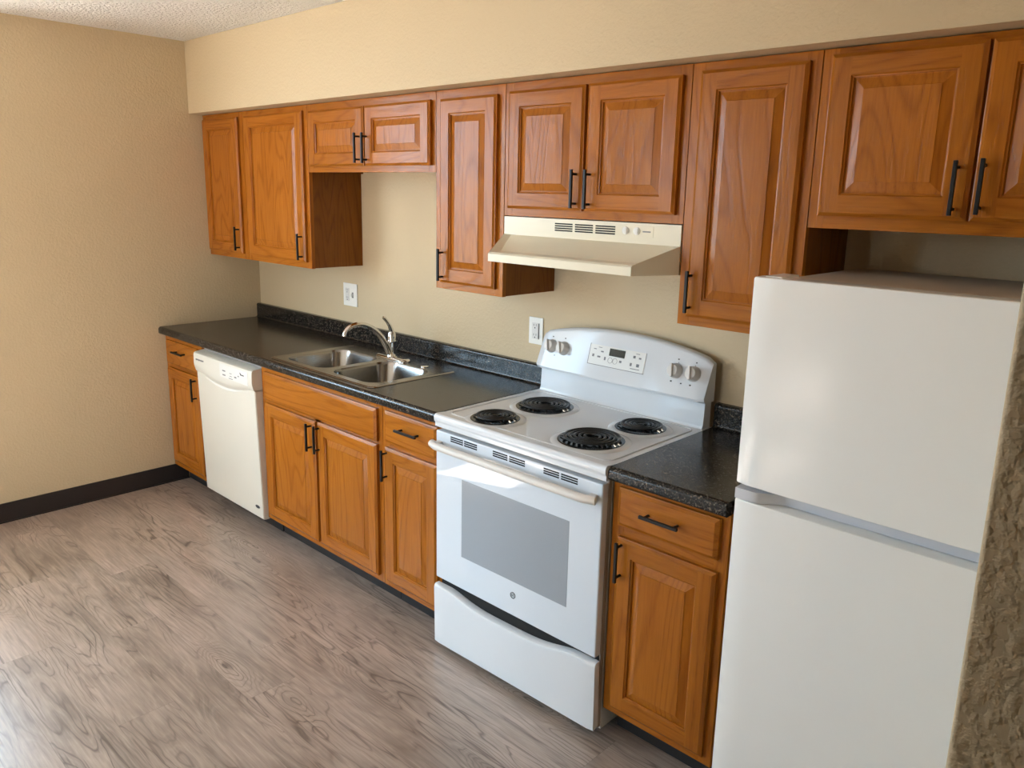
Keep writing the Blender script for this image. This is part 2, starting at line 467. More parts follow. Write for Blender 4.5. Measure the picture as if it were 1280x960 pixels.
MB().box(GX0 + 0.04, GX1 - 0.04, RD + 0.063, RD + 0.067, GZ0 + 0.04, GZ1 - 0.04).build('pane', M['pane'], gd)
structure('sun_blocker_boards', MB().box(-1.07, -0.13, 0.0, 2.60, 2.45, 2.47).box(-1.07, -0.46, 2.60, 3.7, 2.45, 2.47), M['outdoor'])  # unseen boards, added outside the window to shape the sun patch

# ------------------------------------------------------------------ cabinet pieces
def bar_pull(parent, x, z, d, vertical=True, L=0.126):
    """black bar pull: bar and two posts; d = surface it stands on"""
    m = MB(); so = 0.026; h = L / 2; t = 0.0045
    if vertical:
        m.box(x - t, x + t, d + so - t, d + so + t, z - h, z + h, 0.001)
        for k in (-0.048, 0.048): m.tube([(x, d, z + k), (x, d + so, z + k)], 0.0042, 10)
    else:
        m.box(x - h, x + h, d + so - t, d + so + t, z - t, z + t, 0.001)
        for k in (-0.048, 0.048): m.tube([(x + k, d, z), (x + k, d + so, z)], 0.0042, 10)
    return m.build('handle', M['black'], parent)

def ring(x0, x1, z0, z1, i, d):
    return [(x0 + i, d, z0 + i), (x1 - i, d, z0 + i), (x1 - i, d, z1 - i), (x0 + i, d, z1 - i)]

def rp_door(parent, x0, x1, z0, z1, d, handle=None, name='door', fw=0.054, T=0.019):
    """raised-panel door; d = back face"""
    m = MB(); f = d + T
    CH, CD = 0.010, 0.0065
    def strip(l0, l1):
        for i in range(4):
            j = (i + 1) % 4
            m._add([l0[i], l0[j], l1[j], l1[i]], [(0, 1, 2, 3)], 1 if i in (0, 2) else 0)
    loops = [ring(x0, x1, z0, z1, 0, d), ring(x0, x1, z0, z1, 0, f - CD), ring(x0, x1, z0, z1, 0.0025, f - CD + 0.001), ring(x0, x1, z0, z1, CH, f)]
    for a, b in zip(loops, loops[1:]): strip(a, b)
    m._add(loops[0], [(0, 1, 2, 3)], 0)
    # flat front: stiles run full height, rails between them
    a, b = CH, fw
    m._add([(x0 + a, f, z0 + a), (x0 + b, f, z0 + a), (x0 + b, f, z1 - a), (x0 + a, f, z1 - a)], [(0, 1, 2, 3)], 0)
    m._add([(x1 - b, f, z0 + a), (x1 - a, f, z0 + a), (x1 - a, f, z1 - a), (x1 - b, f, z1 - a)], [(0, 1, 2, 3)], 0)
    m._add([(x0 + b, f, z0 + a), (x1 - b, f, z0 + a), (x1 - b, f, z0 + b), (x0 + b, f, z0 + b)], [(0, 1, 2, 3)], 1)
    m._add([(x0 + b, f, z1 - b), (x1 - b, f, z1 - b), (x1 - b, f, z1 - a), (x0 + b, f, z1 - a)], [(0, 1, 2, 3)], 1)
    inner = [ring(x0, x1, z0, z1, fw, f), ring(x0, x1, z0, z1, fw + 0.003, f - 0.0045), ring(x0, x1, z0, z1, fw + 0.0065, f - 0.0055), ring(x0, x1, z0, z1, fw + 0.0065, f - 0.012)]
    for p, q in zip(inner, inner[1:]): strip(p, q)
    bmesh.ops.remove_doubles(m.bm, verts=m.bm.verts, dist=1e-5)
    bmesh.ops.recalc_face_normals(m.bm, faces=m.bm.faces)
    dr = m.build(name, [M['wood'], M['wood_h']], parent, 12)
    # the raised field
    p = MB(); g = fw + 0.0065; S = 0.027
    ls = [ring(x0, x1, z0, z1, g, f - 0.0105), ring(x0, x1, z0, z1, g + 0.003, f - 0.0105), ring(x0, x1, z0, z1, g + S, f - 0.0035), ring(x0, x1, z0, z1, g + S + 0.0008, f - 0.0018)]
    for q0, q1 in zip(ls, ls[1:]):
        for i in range(4):
            j = (i + 1) % 4
            p._add([q0[i], q0[j], q1[j], q1[i]], [(0, 1, 2, 3)], 0)
    p._add(ls[-1], [(0, 1, 2, 3)], 0)
    bmesh.ops.remove_doubles(p.bm, verts=p.bm.verts, dist=1e-5)
    bmesh.ops.recalc_face_normals(p.bm, faces=p.bm.faces)
    if sum(fc.normal.y for fc in p.bm.faces) > 0: bmesh.ops.reverse_faces(p.bm, faces=p.bm.faces)
    p.build('panel', M['wood'], dr, 12)
    if handle: bar_pull(dr, handle[0], handle[1], f, handle[2] if len(handle) > 2 else True)
    return dr

def slab_front(parent, x0, x1, z0, z1, d, handle=None, name='drawer', T=0.019):
    m = MB(); f = d + T; CH, CD = 0.011, 0.007
    ls = [ring(x0, x1, z0, z1, 0, d), ring(x0, x1, z0, z1, 0, f - CD), ring(x0, x1, z0, z1, 0.0025, f - CD + 0.001), ring(x0, x1, z0, z1, CH, f)]
    m.loft(ls, 0, False, True, True)
    o = m.build(name, M['wood_h'], parent, 12)
    if handle: bar_pull(o, handle[0], handle[1], f, False)
    return o

def face_frame(parent, x0, x1, z0, z1, d0, d1, sl, sr, rt_, rb, mids_v=(), mids_h=()):
    m = MB(); e = 0.0007
    m.box(x0, x0 + sl, d0, d1, z0, z1, e).box(x1 - sr, x1, d0, d1, z0, z1, e)
    m.box(x0 + sl, x1 - sr, d0, d1, z1 - rt_, z1, e, 1).box(x0 + sl, x1 - sr, d0, d1, z0, z0 + rb, e, 1)
    for a, b in mids_v: m.box(a, b, d0, d1, z0 + rb, z1 - rt_, e)
    for a, b in mids_h: m.box(x0 + sl, x1 - sr, d0, d1, a, b, e, 1)
    return m.build('face_frame', [M['wood'], M['wood_h']], parent)

UD = 0.298
UTOP = 2.0665
def upper(label, x0, x1, z0, doors, group='oak wall cabinets under the soffit', mid=None):
    t = thing('wall_cabinet', label, 'cabinet', x0, 0.0, z0, group)
    m = MB(); s = 0.016; db, df = 0.001, UD - 0.019
    m.box(x0 + 0.001, x0 + s, db, df, z0 + 0.002, UTOP).box(x1 - s, x1 - 0.001, db, df, z0 + 0.002, UTOP)
    m.box(x0 + s, x1 - s, db, df, z0 + 0.012, z0 + 0.03).box(x0 + s, x1 - s, db, df, UTOP - 0.018, UTOP).box(x0 + s, x1 - s, db, db + 0.006, z0 + 0.03, UTOP - 0.018)
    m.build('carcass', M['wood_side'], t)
    mv = [mid] if mid else []
    face_frame(t, x0 + 0.0004, x1 - 0.0004, z0, UTOP, df, UD, 0.040, 0.040, 0.045, 0.038, mv)
    for dd in doors: rp_door(t, *dd[:4], UD + 0.0005, dd[4], fw=dd[5] if len(dd) > 5 else 0.054)
    return t

GZ = 1.3035
upper('narrow oak wall cabinet in the corner against the tan left wall', 0.001, 0.447, GZ, [(0.020, 0.410, 1.333, 2.040, (0.386, 1.413))])
upper('oak wall cabinet with one wide door, between corner cabinet and short cabinet over the sink', 0.449, 1.063, GZ, [(0.487, 1.033, 1.333, 2.040, (1.010, 1.408))])
upper('short two-door oak wall cabinet above the sink', 1.065, 1.981, 1.760, [(1.091, 1.523, 1.787, 2.035, (1.497, 1.861)), (1.530, 1.961, 1.787, 2.035, (1.551, 1.860))], mid=(1.50, 1.55))
upper('narrow oak wall cabinet with tall door just left of the range hood', 1.983, 2.362, GZ, [(2.021, 2.330, 1.331, 2.032, (2.044, 1.402))])
upper('two-door oak wall cabinet directly above the range hood', 2.364, 3.123, 1.6065, [(2.391, 2.736, 1.633, 2.036, (2.714, 1.705)), (2.749, 3.098, 1.633, 2.037, (2.772, 1.704))], mid=(2.72, 2.765))
upper('tall oak wall cabinet between range hood and refrigerator', 3.125, 3.508, GZ, [(3.160, 3.480, 1.331, 2.042, (3.176, 1.409))])
upper('two-door oak wall cabinet above the white refrigerator', 3.510, 4.276, 1.6150, [(3.538, 3.895, 1.647, 2.050, (3.866, 1.722)), (3.902, 4.250, 1.647, 2.050, (3.922, 1.726))], mid=(3.875, 3.922))

BD = 0.593
BZ0, BZ1 = 0.105, 0.8725
def base(label, x0, x1, drawers, doors, falses=(), mid=None, rail=(0.682, 0.750)):
    t = thing('base_cabinet', label, 'cabinet', x0, 0.0, 0.0, 'oak base cabinets along the wall')
    m = MB(); s = 0.016; db, df = 0.001, BD - 0.019
    m.box(x0 + 0.001, x0 + s, db, df, BZ0, BZ1).box(x1 - s, x1 - 0.001, db, df, BZ0, BZ1)
    m.box(x0 + s, x1 - s, db, df, BZ0, BZ0 + 0.016).box(x0 + s, x1 - s, db, db + 0.006, BZ0 + 0.016, BZ1)
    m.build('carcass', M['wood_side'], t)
    part_label(MB().box(x0 + 0.001, x1 - 0.001, 0.45, 0.512, 0.0, BZ0).build('toe_kick', M['toe'], t), 'recessed black toe kick')
    face_frame(t, x0 + 0.0004, x1 - 0.0004, BZ0, BZ1, df, BD, 0.040, 0.040, 0.036, 0.042, [mid] if mid else [], [rail])
    for dd in drawers: slab_front(t, *dd[:4], BD + 0.0005, dd[4])
    for dd in falses: slab_front(t, *dd[:4], BD + 0.0005, None, 'false_drawer_front')
    for dd in doors: rp_door(t, *dd[:4], BD + 0.0005, dd[4])
    return t

base('narrow oak base cabinet with drawer and door left of the dishwasher, by the wall', 0.008, 0.457, [(0.042, 0.420, 0.714, 0.846, (0.237, 0.797))], [(0.042, 0.420, 0.138, 0.692, (0.396, 0.624))])
base('wide two-door oak base cabinet with blank front below the sink', 1.069, 2.005, [], [(1.112, 1.536, 0.134, 0.696, (1.513, 0.626)), (1.556, 1.979, 0.134, 0.700, (1.574, 0.628))], [(1.110, 1.980, 0.712, 0.847)], (1.52, 1.57))
base('narrow oak base cabinet with drawer between sink cabinet and stove', 2.007, 2.361, [(2.036, 2.346, 0.726, 0.852, (2.197, 0.799))], [(2.034, 2.346, 0.134, 0.704, (2.052, 0.636))])
base('oak base cabinet with drawer between stove and refrigerator', 3.131, 3.512, [(3.159, 3.487, 0.738, 0.856, (3.316, 0.801))], [(3.161, 3.489, 0.133, 0.702, (3.181, 0.633))])

# ------------------------------------------------------------------ countertops
CT, CB = 0.9145, 0.8735
def arc(cx, cz, r, a0, a1, n=6):
    return [(cx + r * math.cos(math.radians(a0 + (a1 - a0) * i / n)), cz + r * math.sin(math.radians(a0 + (a1 - a0) * i / n))) for i in range(n + 1)]
CF = 0.627
front_prof = [(CF - 0.06, CB)] + [(CF - 0.008, CB)] + arc(CF - 0.010, CB + 0.010, 0.010, -90, 0, 4) + arc(CF - 0.016, CT - 0.016, 0.016, 0, 90, 6) + [(CF - 0.06, CT)]
def splash_prof():
    return [(0.002, CB), (0.10, CB), (0.10, CT), (0.042, CT)] + [(0.030 + 0.010 * (1 - math.sin(math.radians(a))), CT + 0.010 * (1 - math.cos(math.radians(a)))) for a in (30, 60, 90)] + \
           [(0.030, 0.986)] + arc(0.020, 0.987, 0.010, 10, 90, 5) + [(0.002, 0.997)]
def countertop(label, x0, x1, holes=None):
    m = MB()
    if holes:
        hx0, hx1, hd0, hd1 = holes
        m.box(x0, hx0, 0.10, CF - 0.06, CB, CT).box(hx1, x1, 0.10, CF - 0.06, CB, CT)
        m.box(hx0, hx1, 0.10, hd0, CB, CT)
        m.box(hx0, hx1, hd1, CF - 0.06, CB, CT)
    else:
        m.box(x0, x1, 0.10, CF - 0.06, CB, CT)
    m.prism_x(front_prof, x0, x1)
    bmesh.ops.remove_doubles(m.bm, verts=m.bm.verts, dist=1e-5)
    t = thing('countertop', label, 'countertop', x0, 0, CB, 'black laminate countertops')
    m.build('worktop', M['lam'], t)
    MB().prism_x(splash_prof(), x0, x1).build('backsplash', M['lam'], t)
    return t
countertop('long black speckled laminate countertop holding the sink', 0.002, 2.360, (1.165, 1.895, 0.16, 0.555))
countertop('short black speckled laminate countertop between stove and refrigerator', 3.131, 3.512)

# ------------------------------------------------------------------ sink and faucet
def rrect(x0, x1, d0, d1, r, z, n=6):
    pts = []
    for cx, cd, a0 in ((x1 - r, d1 - r, 0), (x0 + r, d1 - r, 90), (x0 + r, d0 + r, 180), (x1 - r, d0 + r, 270)):
        for i in range(n + 1):
            a = math.radians(a0 + 90 * i / n); pts.append((cx + r * math.cos(a), cd + r * math.sin(a), z))
    return pts
def make_sink():
    t = thing('kitchen_sink', 'stainless steel double-bowl sink set in the black countertop', 'sink', 1.53, 0.36, CT)
    ZR = CT + 0.0045
    m = MB()
    out0 = rrect(1.133, 1.926, 0.122, 0.588, 0.03, CT + 0.0005)
    out1 = rrect(1.136, 1.923, 0.125, 0.585, 0.028, ZR - 0.001)
    out2 = rrect(1.141, 1.918, 0.130, 0.580, 0.025, ZR)
    out3 = rrect(1.149, 1.910, 0.138, 0.572, 0.022, ZR - 0.0012)
    m.loft([out0, out1, out2, out3], 0, True)
    b1 = (1.185, 1.512, 0.218, 0.548); b2 = (1.552, 1.880, 0.218, 0.548)
    def bowl_loop(b, ins, r, z): return rrect(b[0] + ins, b[1] - ins, b[2] + ins, b[3] - ins, r, z)
    # deck between outline and bowls
    loops = [out3, bowl_loop(b1, 0, 0.075, ZR - 0.0012), bowl_loop(b2, 0, 0.075, ZR - 0.0012)]
    bm2 = m.bm; edges = []
    for lp in loops:
        vs = [bm2.verts.new((p[0], -p[1], p[2])) for p in lp]
        edges += [bm2.edges.new((vs[i], vs[(i + 1) % len(vs)])) for i in range(len(vs))]
    res = bmesh.ops.triangle_fill(bm2, use_beauty=True, edges=edges, normal=(0, 0, 1))
    for g in res['geom']:
        if isinstance(g, bmesh.types.BMFace) and g.normal.z < 0: g.normal_flip()
    bmesh.ops.remove_doubles(bm2, verts=bm2.verts, dist=1e-5)
    m.build('rim', M['steel'], t)
    for b in (b1, b2):
        k = MB()
        ls = [bowl_loop(b, 0, 0.075, ZR - 0.0012), bowl_loop(b, 0.003, 0.072, ZR - 0.006), bowl_loop(b, 0.006, 0.07, ZR - 0.014),
              bowl_loop(b, 0.020, 0.066, ZR - 0.08), bowl_loop(b, 0.036, 0.062, ZR - 0.140), bowl_loop(b, 0.048, 0.055, ZR - 0.160), bowl_loop(b, 0.066, 0.045, ZR - 0.168), bowl_loop(b, 0.105, 0.03, ZR - 0.170)]
        k.loft(ls, 0, True, False, True)
        if sum(f.normal.z * f.calc_area() for f in k.bm.faces) < 0: bmesh.ops.reverse_faces(k.bm, faces=k.bm.faces)
        bo = k.build('bowl', M['steel'], t, 60)
        cx, cd = (b[0] + b[1]) / 2, (b[2] + b[3]) / 2
        MB().lathe([(0.043, -0.1685), (0.040, -0.1665), (0.032, -0.1665), (0.028, -0.1685), (0.004, -0.1685)], (cx, cd, ZR), 'z', 28, cap1=True).build('drain', M['chrome'], bo)
    MB().lathe([(0.019, -0.001), (0.019, 0.002), (0.015, 0.004), (0.002, 0.0045)], (1.765, 0.178, ZR), 'z', 24, cap1=True).build('hole_cover', M['chrome'], t)
make_sink()

def make_faucet():
    z0 = CT + 0.0035
    t = thing('faucet', 'single-lever chrome faucet with arched spout on the sink ledge', 'faucet', 1.53, 0.18, z0)
    m = MB()
    pl = [(p[0], p[1]) for p in rrect(1.425, 1.650, 0.150, 0.208, 0.028, 0)]
    def sc(lp, i, z): return rrect(1.425 + i, 1.650 - i, 0.150 + i, 0.208 - i, 0.029 - i, z)
    m.loft([sc(pl, 0, z0), sc(pl, 0, z0 + 0.006), sc(pl, 0.004, z0 + 0.011), sc(pl, 0.012, z0 + 0.014)], 0, True, True, True)
    m.build('base_plate', M['chrome'], t)
    MB().lathe([(0.026, 0.012), (0.024, 0.02), (0.0205, 0.028), (0.0195, 0.075), (0.0215, 0.078), (0.0215, 0.086), (0.019, 0.090), (0.0195, 0.105), (0.017, 0.122), (0.009, 0.134), (0.002, 0.137)], (1.53, 0.180, z0), 'z', 28, cap1=True).build('body', M['chrome'], t)
    ctl = [(0.196, 0.945), (0.215, 0.985), (0.243, 1.030), (0.280, 1.066), (0.320, 1.089), (0.360, 1.099), (0.398, 1.095), (0.424, 1.081), (0.436, 1.064), (0.438, 1.054)]
    pts = []
    for i in range(len(ctl) - 1):
        p0, p1, p2, p3 = ctl[max(i - 1, 0)], ctl[i], ctl[i + 1], ctl[min(i + 2, len(ctl) - 1)]
        for k in range(5):
            u = k / 5
            pts.append(tuple(0.5 * (2 * p1[j] + (p2[j] - p0[j]) * u + (2 * p0[j] - 5 * p1[j] + 4 * p2[j] - p3[j]) * u * u + (3 * p1[j] - p0[j] - 3 * p2[j] + p3[j]) * u ** 3) for j in (0, 1)))
    pts.append(ctl[-1]); n = len(pts)
    MB().tube([(1.53, a, b) for a, b in pts], [0.0145 - 0.004 * min(1, i / (n * 0.7)) for i in range(n)], 16).build('spout', M['chrome'], t, 50)
    MB().tube([(1.53, 0.180, 1.040), (1.53, 0.183, 1.056), (1.53, 0.191, 1.074), (1.53, 0.205, 1.095), (1.53, 0.222, 1.114), (1.53, 0.228, 1.118)],
              [0.012, 0.011, 0.009, 0.0075, 0.0085, 0.006], 14).build('lever', M['chrome'], t, 50)
make_faucet()

# ------------------------------------------------------------------ dishwasher
def make_dishwasher():
    x0, x1 = 0.461, 1.064
    t = thing('dishwasher', 'white dishwasher with curved control panel under the left end of the countertop', 'dishwasher', (x0 + x1) / 2, 0.3, 0)
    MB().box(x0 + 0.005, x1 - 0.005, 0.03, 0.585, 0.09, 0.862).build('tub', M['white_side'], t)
    part_label(MB().box(x0, x1, 0.45, 0.515, 0.0, 0.088).build('toe_panel', M['toe'], t), 'recessed black toe panel')
    # door: leans out a little towards the top
    m = MB()
    m.prism_x([(0.587, 0.092), (0.612, 0.092), (0.616, 0.096), (0.629, 0.738), (0.628, 0.748), (0.587, 0.748)], x0, x1)
    bmesh.ops.bevel(m.bm, geom=[e for e in m.bm.edges if abs(e.verts[0].co.x - e.verts[1].co.x) < 1e-6 and min(-e.verts[0].co.y, -e.verts[1].co.y) > 0.6], offset=0.003, segments=2, affect='EDGES')
    door = m.build('door', M['dw'], t)
    # control panel: bulges forward, lower edge dips in a smile
    N = 24; ls = []
    for i in range(N + 1):
        u = -1 + 2 * i / N; x = x0 + (x1 - x0) * i / N
        dip = 0.030 * max(0.0, 1 - (abs(u) / 0.80) ** 2.2)
        zb = 0.742 - dip
        e = 0.004 if i in (0, N) else 0
        prof = [(0.588, 0.742), (0.588, 0.852), (0.634, 0.846), (0.643 - e, 0.842), (0.6455 - e, 0.835), (0.647 - e, 0.79), (0.646 - e, zb + 0.035), (0.642 - e, zb + 0.020), (0.634, zb + 0.006), (0.6285, zb)]
        ls.append([(x, a, b) for a, b in prof])
    k = MB(); k.loft(ls, 0, True, True, True)
    cp = k.build('control_panel', M['dw'], t, 40)
    # recessed grip under the panel
    g = MB()
    pr = []
    for i in range(17):
        u = -1 + 2 * i / 16; x = 0.762 + 0.19 * u
        pr.append([(x, 0.6295, 0.742 - 0.030 * (1 - abs(u * 0.19 / 0.3015 / 0.8) ** 2.2) - 0.001), (x, 0.6335, 0.742 - 0.030 * (1 - abs(u * 0.19 / 0.3015 / 0.8) ** 2.2) - 0.010 * (1 - u * u) - 0.002)])
    g.loft(pr, 0, True, closed=False)
    g.build('grip', M['white_plastic'], t)
    # touch pad overlay with printed marks
    q = MB().box(0.755, 1.035, 0.6462, 0.6476, 0.768, 0.835, 0.0005)
    ov = q.build('button_overlay', M['white_plastic'], t)
    z = MB()
    for x, zz, w_, h_ in ((0.80, 0.803, 0.030, 0.006), (0.80, 0.782, 0.030, 0.006), (0.868, 0.800, 0.022, 0.003), (0.868, 0.786, 0.022, 0.003), (0.868, 0.774, 0.040, 0.003), (0.915, 0.789, 0.022, 0.007), (0.945, 0.800, 0.012, 0.006)):
        z.box(x - w_ / 2, x + w_ / 2, 0.6474, 0.6479, zz - h_ / 2, zz + h_ / 2)
    z.build('button_print', M['ink'], ov)
    MB().prism_d([(0.960, 0.822), (0.964, 0.822), (0.976, 0.814), (1.000, 0.814), (1.000, 0.809), (0.966, 0.809)], 0.6474, 0.648).build('logo_mark', M['ink_dark'], ov)
    br = MB()
    for i in range(9): br.box(0.497 + i * 0.0095, 0.5045 + i * 0.0095, 0.6465, 0.6482, 0.808 + (0.0015 if i % 3 else 0), 0.817 - (0.0015 if i % 2 else 0))
    br.build('nameplate', M['ink'], cp)
    ba = MB(); pr = [(1.012 + 0.021 * math.cos(a * PI / 12), 0.148 + 0.008 * math.sin(a * PI / 12)) for a in range(24)]
    ba.prism_d(pr, 0.611, 0.6185)
    ba.build('badge', M['ink_dark'], door)
make_dishwasher()

# ------------------------------------------------------------------ stove
SX0, SX1 = 2.368, 3.125
def make_stove():
    t = thing('stove', 'white freestanding electric stove with four black coil burners', 'stove', (SX0 + SX1) / 2, 0.33, 0)
    F = 0.635
    # body
    m = MB().box(SX0 + 0.003, SX1 - 0.002, 0.035, F - 0.045, 0.02, 0.868, 0.002)
    m.build('body', M['white'], t)
    # side trim seen beside the door
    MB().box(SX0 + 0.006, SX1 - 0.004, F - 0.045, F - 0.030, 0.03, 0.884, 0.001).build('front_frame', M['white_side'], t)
    # cooktop with front lip
    pr = [(0.035, 0.870), (F - 0.004, 0.870), (F - 0.004, 0.882)] + arc(F - 0.008, 0.896, 0.010, -60, 0, 3) + arc(F - 0.012, 0.903, 0.014, 0, 80, 5) + [(F - 0.05, 0.9135), (0.035, 0.9135)]
    ck = MB().prism_x(pr, SX0 - 0.003, SX1 + 0.003)
    # raised rim around the cooking area
    ck.tube([(p[0], p[1], 0.9128) for p in rrect(SX0 + 0.022, SX1 - 0.022, 0.105, F - 0.045, 0.03, 0)] + [(SX1 - 0.022, F - 0.075, 0.9128)], 0.0035, 8)
    cook = ck.build('cooktop', M['white'], t, 40)
    # burners
    def burner(x, d, R, turns):
        zc = 0.9135
        ringm = MB().lathe([(R + 0.036, 0.0), (R + 0.028, 0.0035), (R + 0.020, 0.0045), (R + 0.013, 0.004)], (x, d, zc), 'z', 48)
        ringm.build('burner_ring', M['white'], cook, 50)
        MB().lathe([(R + 0.014, 0.0045), (R + 0.012, 0.0062), (R + 0.005, 0.0060), (R - 0.01, 0.0022), (R * 0.4, 0.0010), (0.006, 0.0010)], (x, d, zc), 'z', 48, cap1=True).build('drip_pan', M['pan'], cook, 50)
        sp = []; n = int(turns * 36)
        for i in range(n + 1):
            u = i / n; a = 2 * PI * turns * u + 0.4; r = 0.016 + (R - 0.016) * u
            sp.append((x + r * math.cos(a), d + r * math.sin(a), zc + 0.0145))
        k = MB().tube(sp, 0.0048, 8, flat=0.75)
        for a in (0.5, 0.5 + 2 * PI / 3, 0.5 + 4 * PI / 3):
            k.tube([(x + 0.012 * math.cos(a), d + 0.012 * math.sin(a), zc + 0.0085), (x + (R + 0.004) * math.cos(a), d + (R + 0.004) * math.sin(a), zc + 0.0085)], 0.0022, 6)
        bo = k.build('burner_coil', M['coil'], t, 60)
        e = MB()
        for dd in (-0.010, 0.010):
            e.tube([(x + R + 0.000, d + dd, zc + 0.0125), (x + R + 0.012, d + dd, zc + 0.007)], 0.004, 8)
        e.build('terminal', M['chrome'], bo)
    burner(2.556, 0.520, 0.074, 4)
    burner(2.570, 0.275, 0.094, 5)
    burner(2.938, 0.465, 0.096, 5)
    burner(2.968, 0.232, 0.074, 4)
    # backguard: riser, then a forward-leaning arched console
    rs = MB(); nseg = 1
    rs.prism_x([(0.035, 0.912), (0.088, 0.912), (0.080, 0.925), (0.074, 1.02), (0.035, 1.02)], SX0 + 0.006, SX1 - 0.006)
    rs.build('backguard_riser', M['white'], t)
    NN = 28; ls = []
    def topz(u): return 1.150 + 0.046 * (1 - abs(u) ** 2.2)
    for i in range(NN + 1):
        u = -1 + 2 * i / NN; x = SX0 - 0.002 + (SX1 - SX0 + 0.004) * i / NN
        tz = topz(u); tz -= 0.012 if i in (0, NN) else 0
        e = 0.006 if i in (0, NN) else 0.0
        ls.append([(x, a, b) for a, b in [(0.032, 1.006), (0.092, 1.006), (0.104 - e, 1.010 + e), (0.1065 - e, 1.018 + e), (0.064 - e, tz - 0.012), (0.058 - e, tz - 0.004), (0.050, tz), (0.032, tz)]])
    MB().loft(ls, 0, True, True, True).build('backguard_console', M['white'], t, 32)
    # frame on the leaning console face: z runs up it from 1.018
    A = Vector((0.1065, 1.018))
    def face_dir(x):
        u = max(-1, min(1, 2 * (x - SX0) / (SX1 - SX0) - 1))
        t2 = (Vector((0.064, topz(u) - 0.012)) - A).normalized(); n2 = Vector((t2.y, -t2.x))
        return (t2, n2 if n2.x > 0 else -n2)
    def on(x, z, h=0.0):
        t2, n2 = face_dir(x)
        q = A + t2 * ((z - A.y) / t2.y) + n2 * h
        return (x, q.x, q.y)
    def tilt_box(mb, x0, x1, z0, z1, h0, h1):
        v = [on(x, z, h) for x in (x0, x1) for h in (h0, h1) for z in (z0, z1)]
        vs, fs = mb._add(v, [(0, 1, 3, 2), (4, 6, 7, 5), (0, 4, 5, 1), (2, 3, 7, 6), (0, 2, 6, 4), (1, 5, 7, 3)])
        bmesh.ops.recalc_face_normals(mb.bm, faces=fs)
    cpn = MB(); tilt_box(cpn, 2.622, 2.872, 1.066, 1.138, -0.001, 0.0022)
    panel = cpn.build('control_panel', M['white_plastic'], t)
    fr = MB()
    for a in ((2.619, 2.622, 1.064, 1.140), (2.622, 2.874, 1.064, 1.0665)): tilt_box(fr, *a, -0.001, 0.0015)
    fr.build('panel_seam', M['ink'], panel)
    ds = MB(); tilt_box(ds, 2.713, 2.783, 1.106, 1.133, 0.0018, 0.003)
    ds.build('clock_display', M['display'], panel)
    pr_ = MB()
    for x, z, w_, h_ in ((2.645, 1.122, .012, .003), (2.668, 1.130, .016, .002), (2.680, 1.116, .012, .005), (2.641, 1.098, .009, .010), (2.668, 1.096, .014, .006), (2.697, 1.093, .007, .012),
                         (2.768, 1.092, .010, .008), (2.825, 1.118, .010, .009), (2.850, 1.116, .010, .006), (2.838, 1.130, .016, .002), (2.815, 1.090, .008, .011), (2.845, 1.090, .012, .011), (2.835, 1.076, .040, .0025)):
        tilt_box(pr_, x - w_ / 2, x + w_ / 2, z - h_ / 2, z + h_ / 2, 0.002, 0.0026)
    for cx in (2.722, 2.744):
        pts = [on(cx + 0.010 * math.cos(a * PI / 8), 1.090 + 0.010 * math.sin(a * PI / 8), 0.0024) for a in range(17)]
        pr_.tube(pts, 0.0006, 5)
    pr_.build('button_print', M['ink'], panel)
    # knobs
    for x in (2.428, 2.492, 3.000, 3.070):
        z = 1.100 if x < 2.7 else 1.098
        k = MB().lathe([(0.027, 0.0), (0.027, 0.004), (0.024, 0.008), (0.0215, 0.024), (0.019, 0.027), (0.003, 0.028)], (0, 0, 0), 'd', 32, cap0=True, cap1=True)
        k.box(-0.0045, 0.0045, 0.008, 0.036, -0.023, 0.023, 0.002)
        ct = on(x, z); T2, N2 = face_dir(x)
        sp = 0.35 if x < 2.7 else 0.2
        def tf(p, ct=ct, sp=sp, T2=T2, N2=N2):
            x_, d_, z_ = p
            xr, zr = x_ * math.cos(sp) - z_ * math.sin(sp), x_ * math.sin(sp) + z_ * math.cos(sp)
            q = T2 * zr + N2 * d_
            return (ct[0] + xr, ct[1] + q.x, ct[2] + q.y)
        k.xform(tf)
        k.build('knob', M['knob'], t, 40)
    for x, z, s in ((2.425, 1.136, .006), (2.490, 1.138, .006), (3.003, 1.138, .006), (3.072, 1.136, .006), (3.005, 1.127, .003), (3.070, 1.126, .003), (2.452, 1.068, .005), (3.030, 1.060, .006), (2.990, 1.062, .007), (3.066, 1.060, .007)):
        mk = MB(); tilt_box(mk, x - s / 2, x + s / 2, z - s * 0.35, z + s * 0.35, -0.0005, 0.0004)
        mk.build('knob_print', M['ink_dark'], t)
    # oven door
    DZ0, DZ1 = 0.290, 0.858
    dm = MB().box(SX0 + 0.006, SX1 - 0.004, F - 0.030, F, DZ0, DZ1, 0.005, seg=3)
    door = dm.build('oven_door', M['oven_white'], t)
    MB().box(2.512, 3.000, F - 0.001, F + 0.0008, 0.416, 0.706).build('oven_window', M['oven_glass'], door)
    for x0, x1 in ((2.452, 2.516), (2.522, 2.586), (2.662, 2.730), (2.738, 2.808), (2.888, 2.952), (2.960, 3.026)):
        v = MB()
        for z in (0.834, 0.8415, 0.849): v.box(x0, x1, F - 0.002, F + 0.0006, z - 0.0024, z + 0.0024)
        v.build('vent', M['dark'], door)
    # handle: rounded bar on two end posts
    h = MB(); n = 20; pts = []
    for i in range(n + 1):
        u = -1 + 2 * i / n
        pts.append((SX0 + 0.375 + 0.368 * u, F + 0.034 - 0.014 * max(0, (abs(u) - 0.93) / 0.07) ** 2, 0.812 + 0.0))
    h.tube(pts, 0.0145, 14, flat=0.95)
    for x in (SX0 + 0.030, SX1 - 0.034): h.box(x - 0.012, x + 0.012, F - 0.001, F + 0.030, 0.801, 0.823, 0.003)
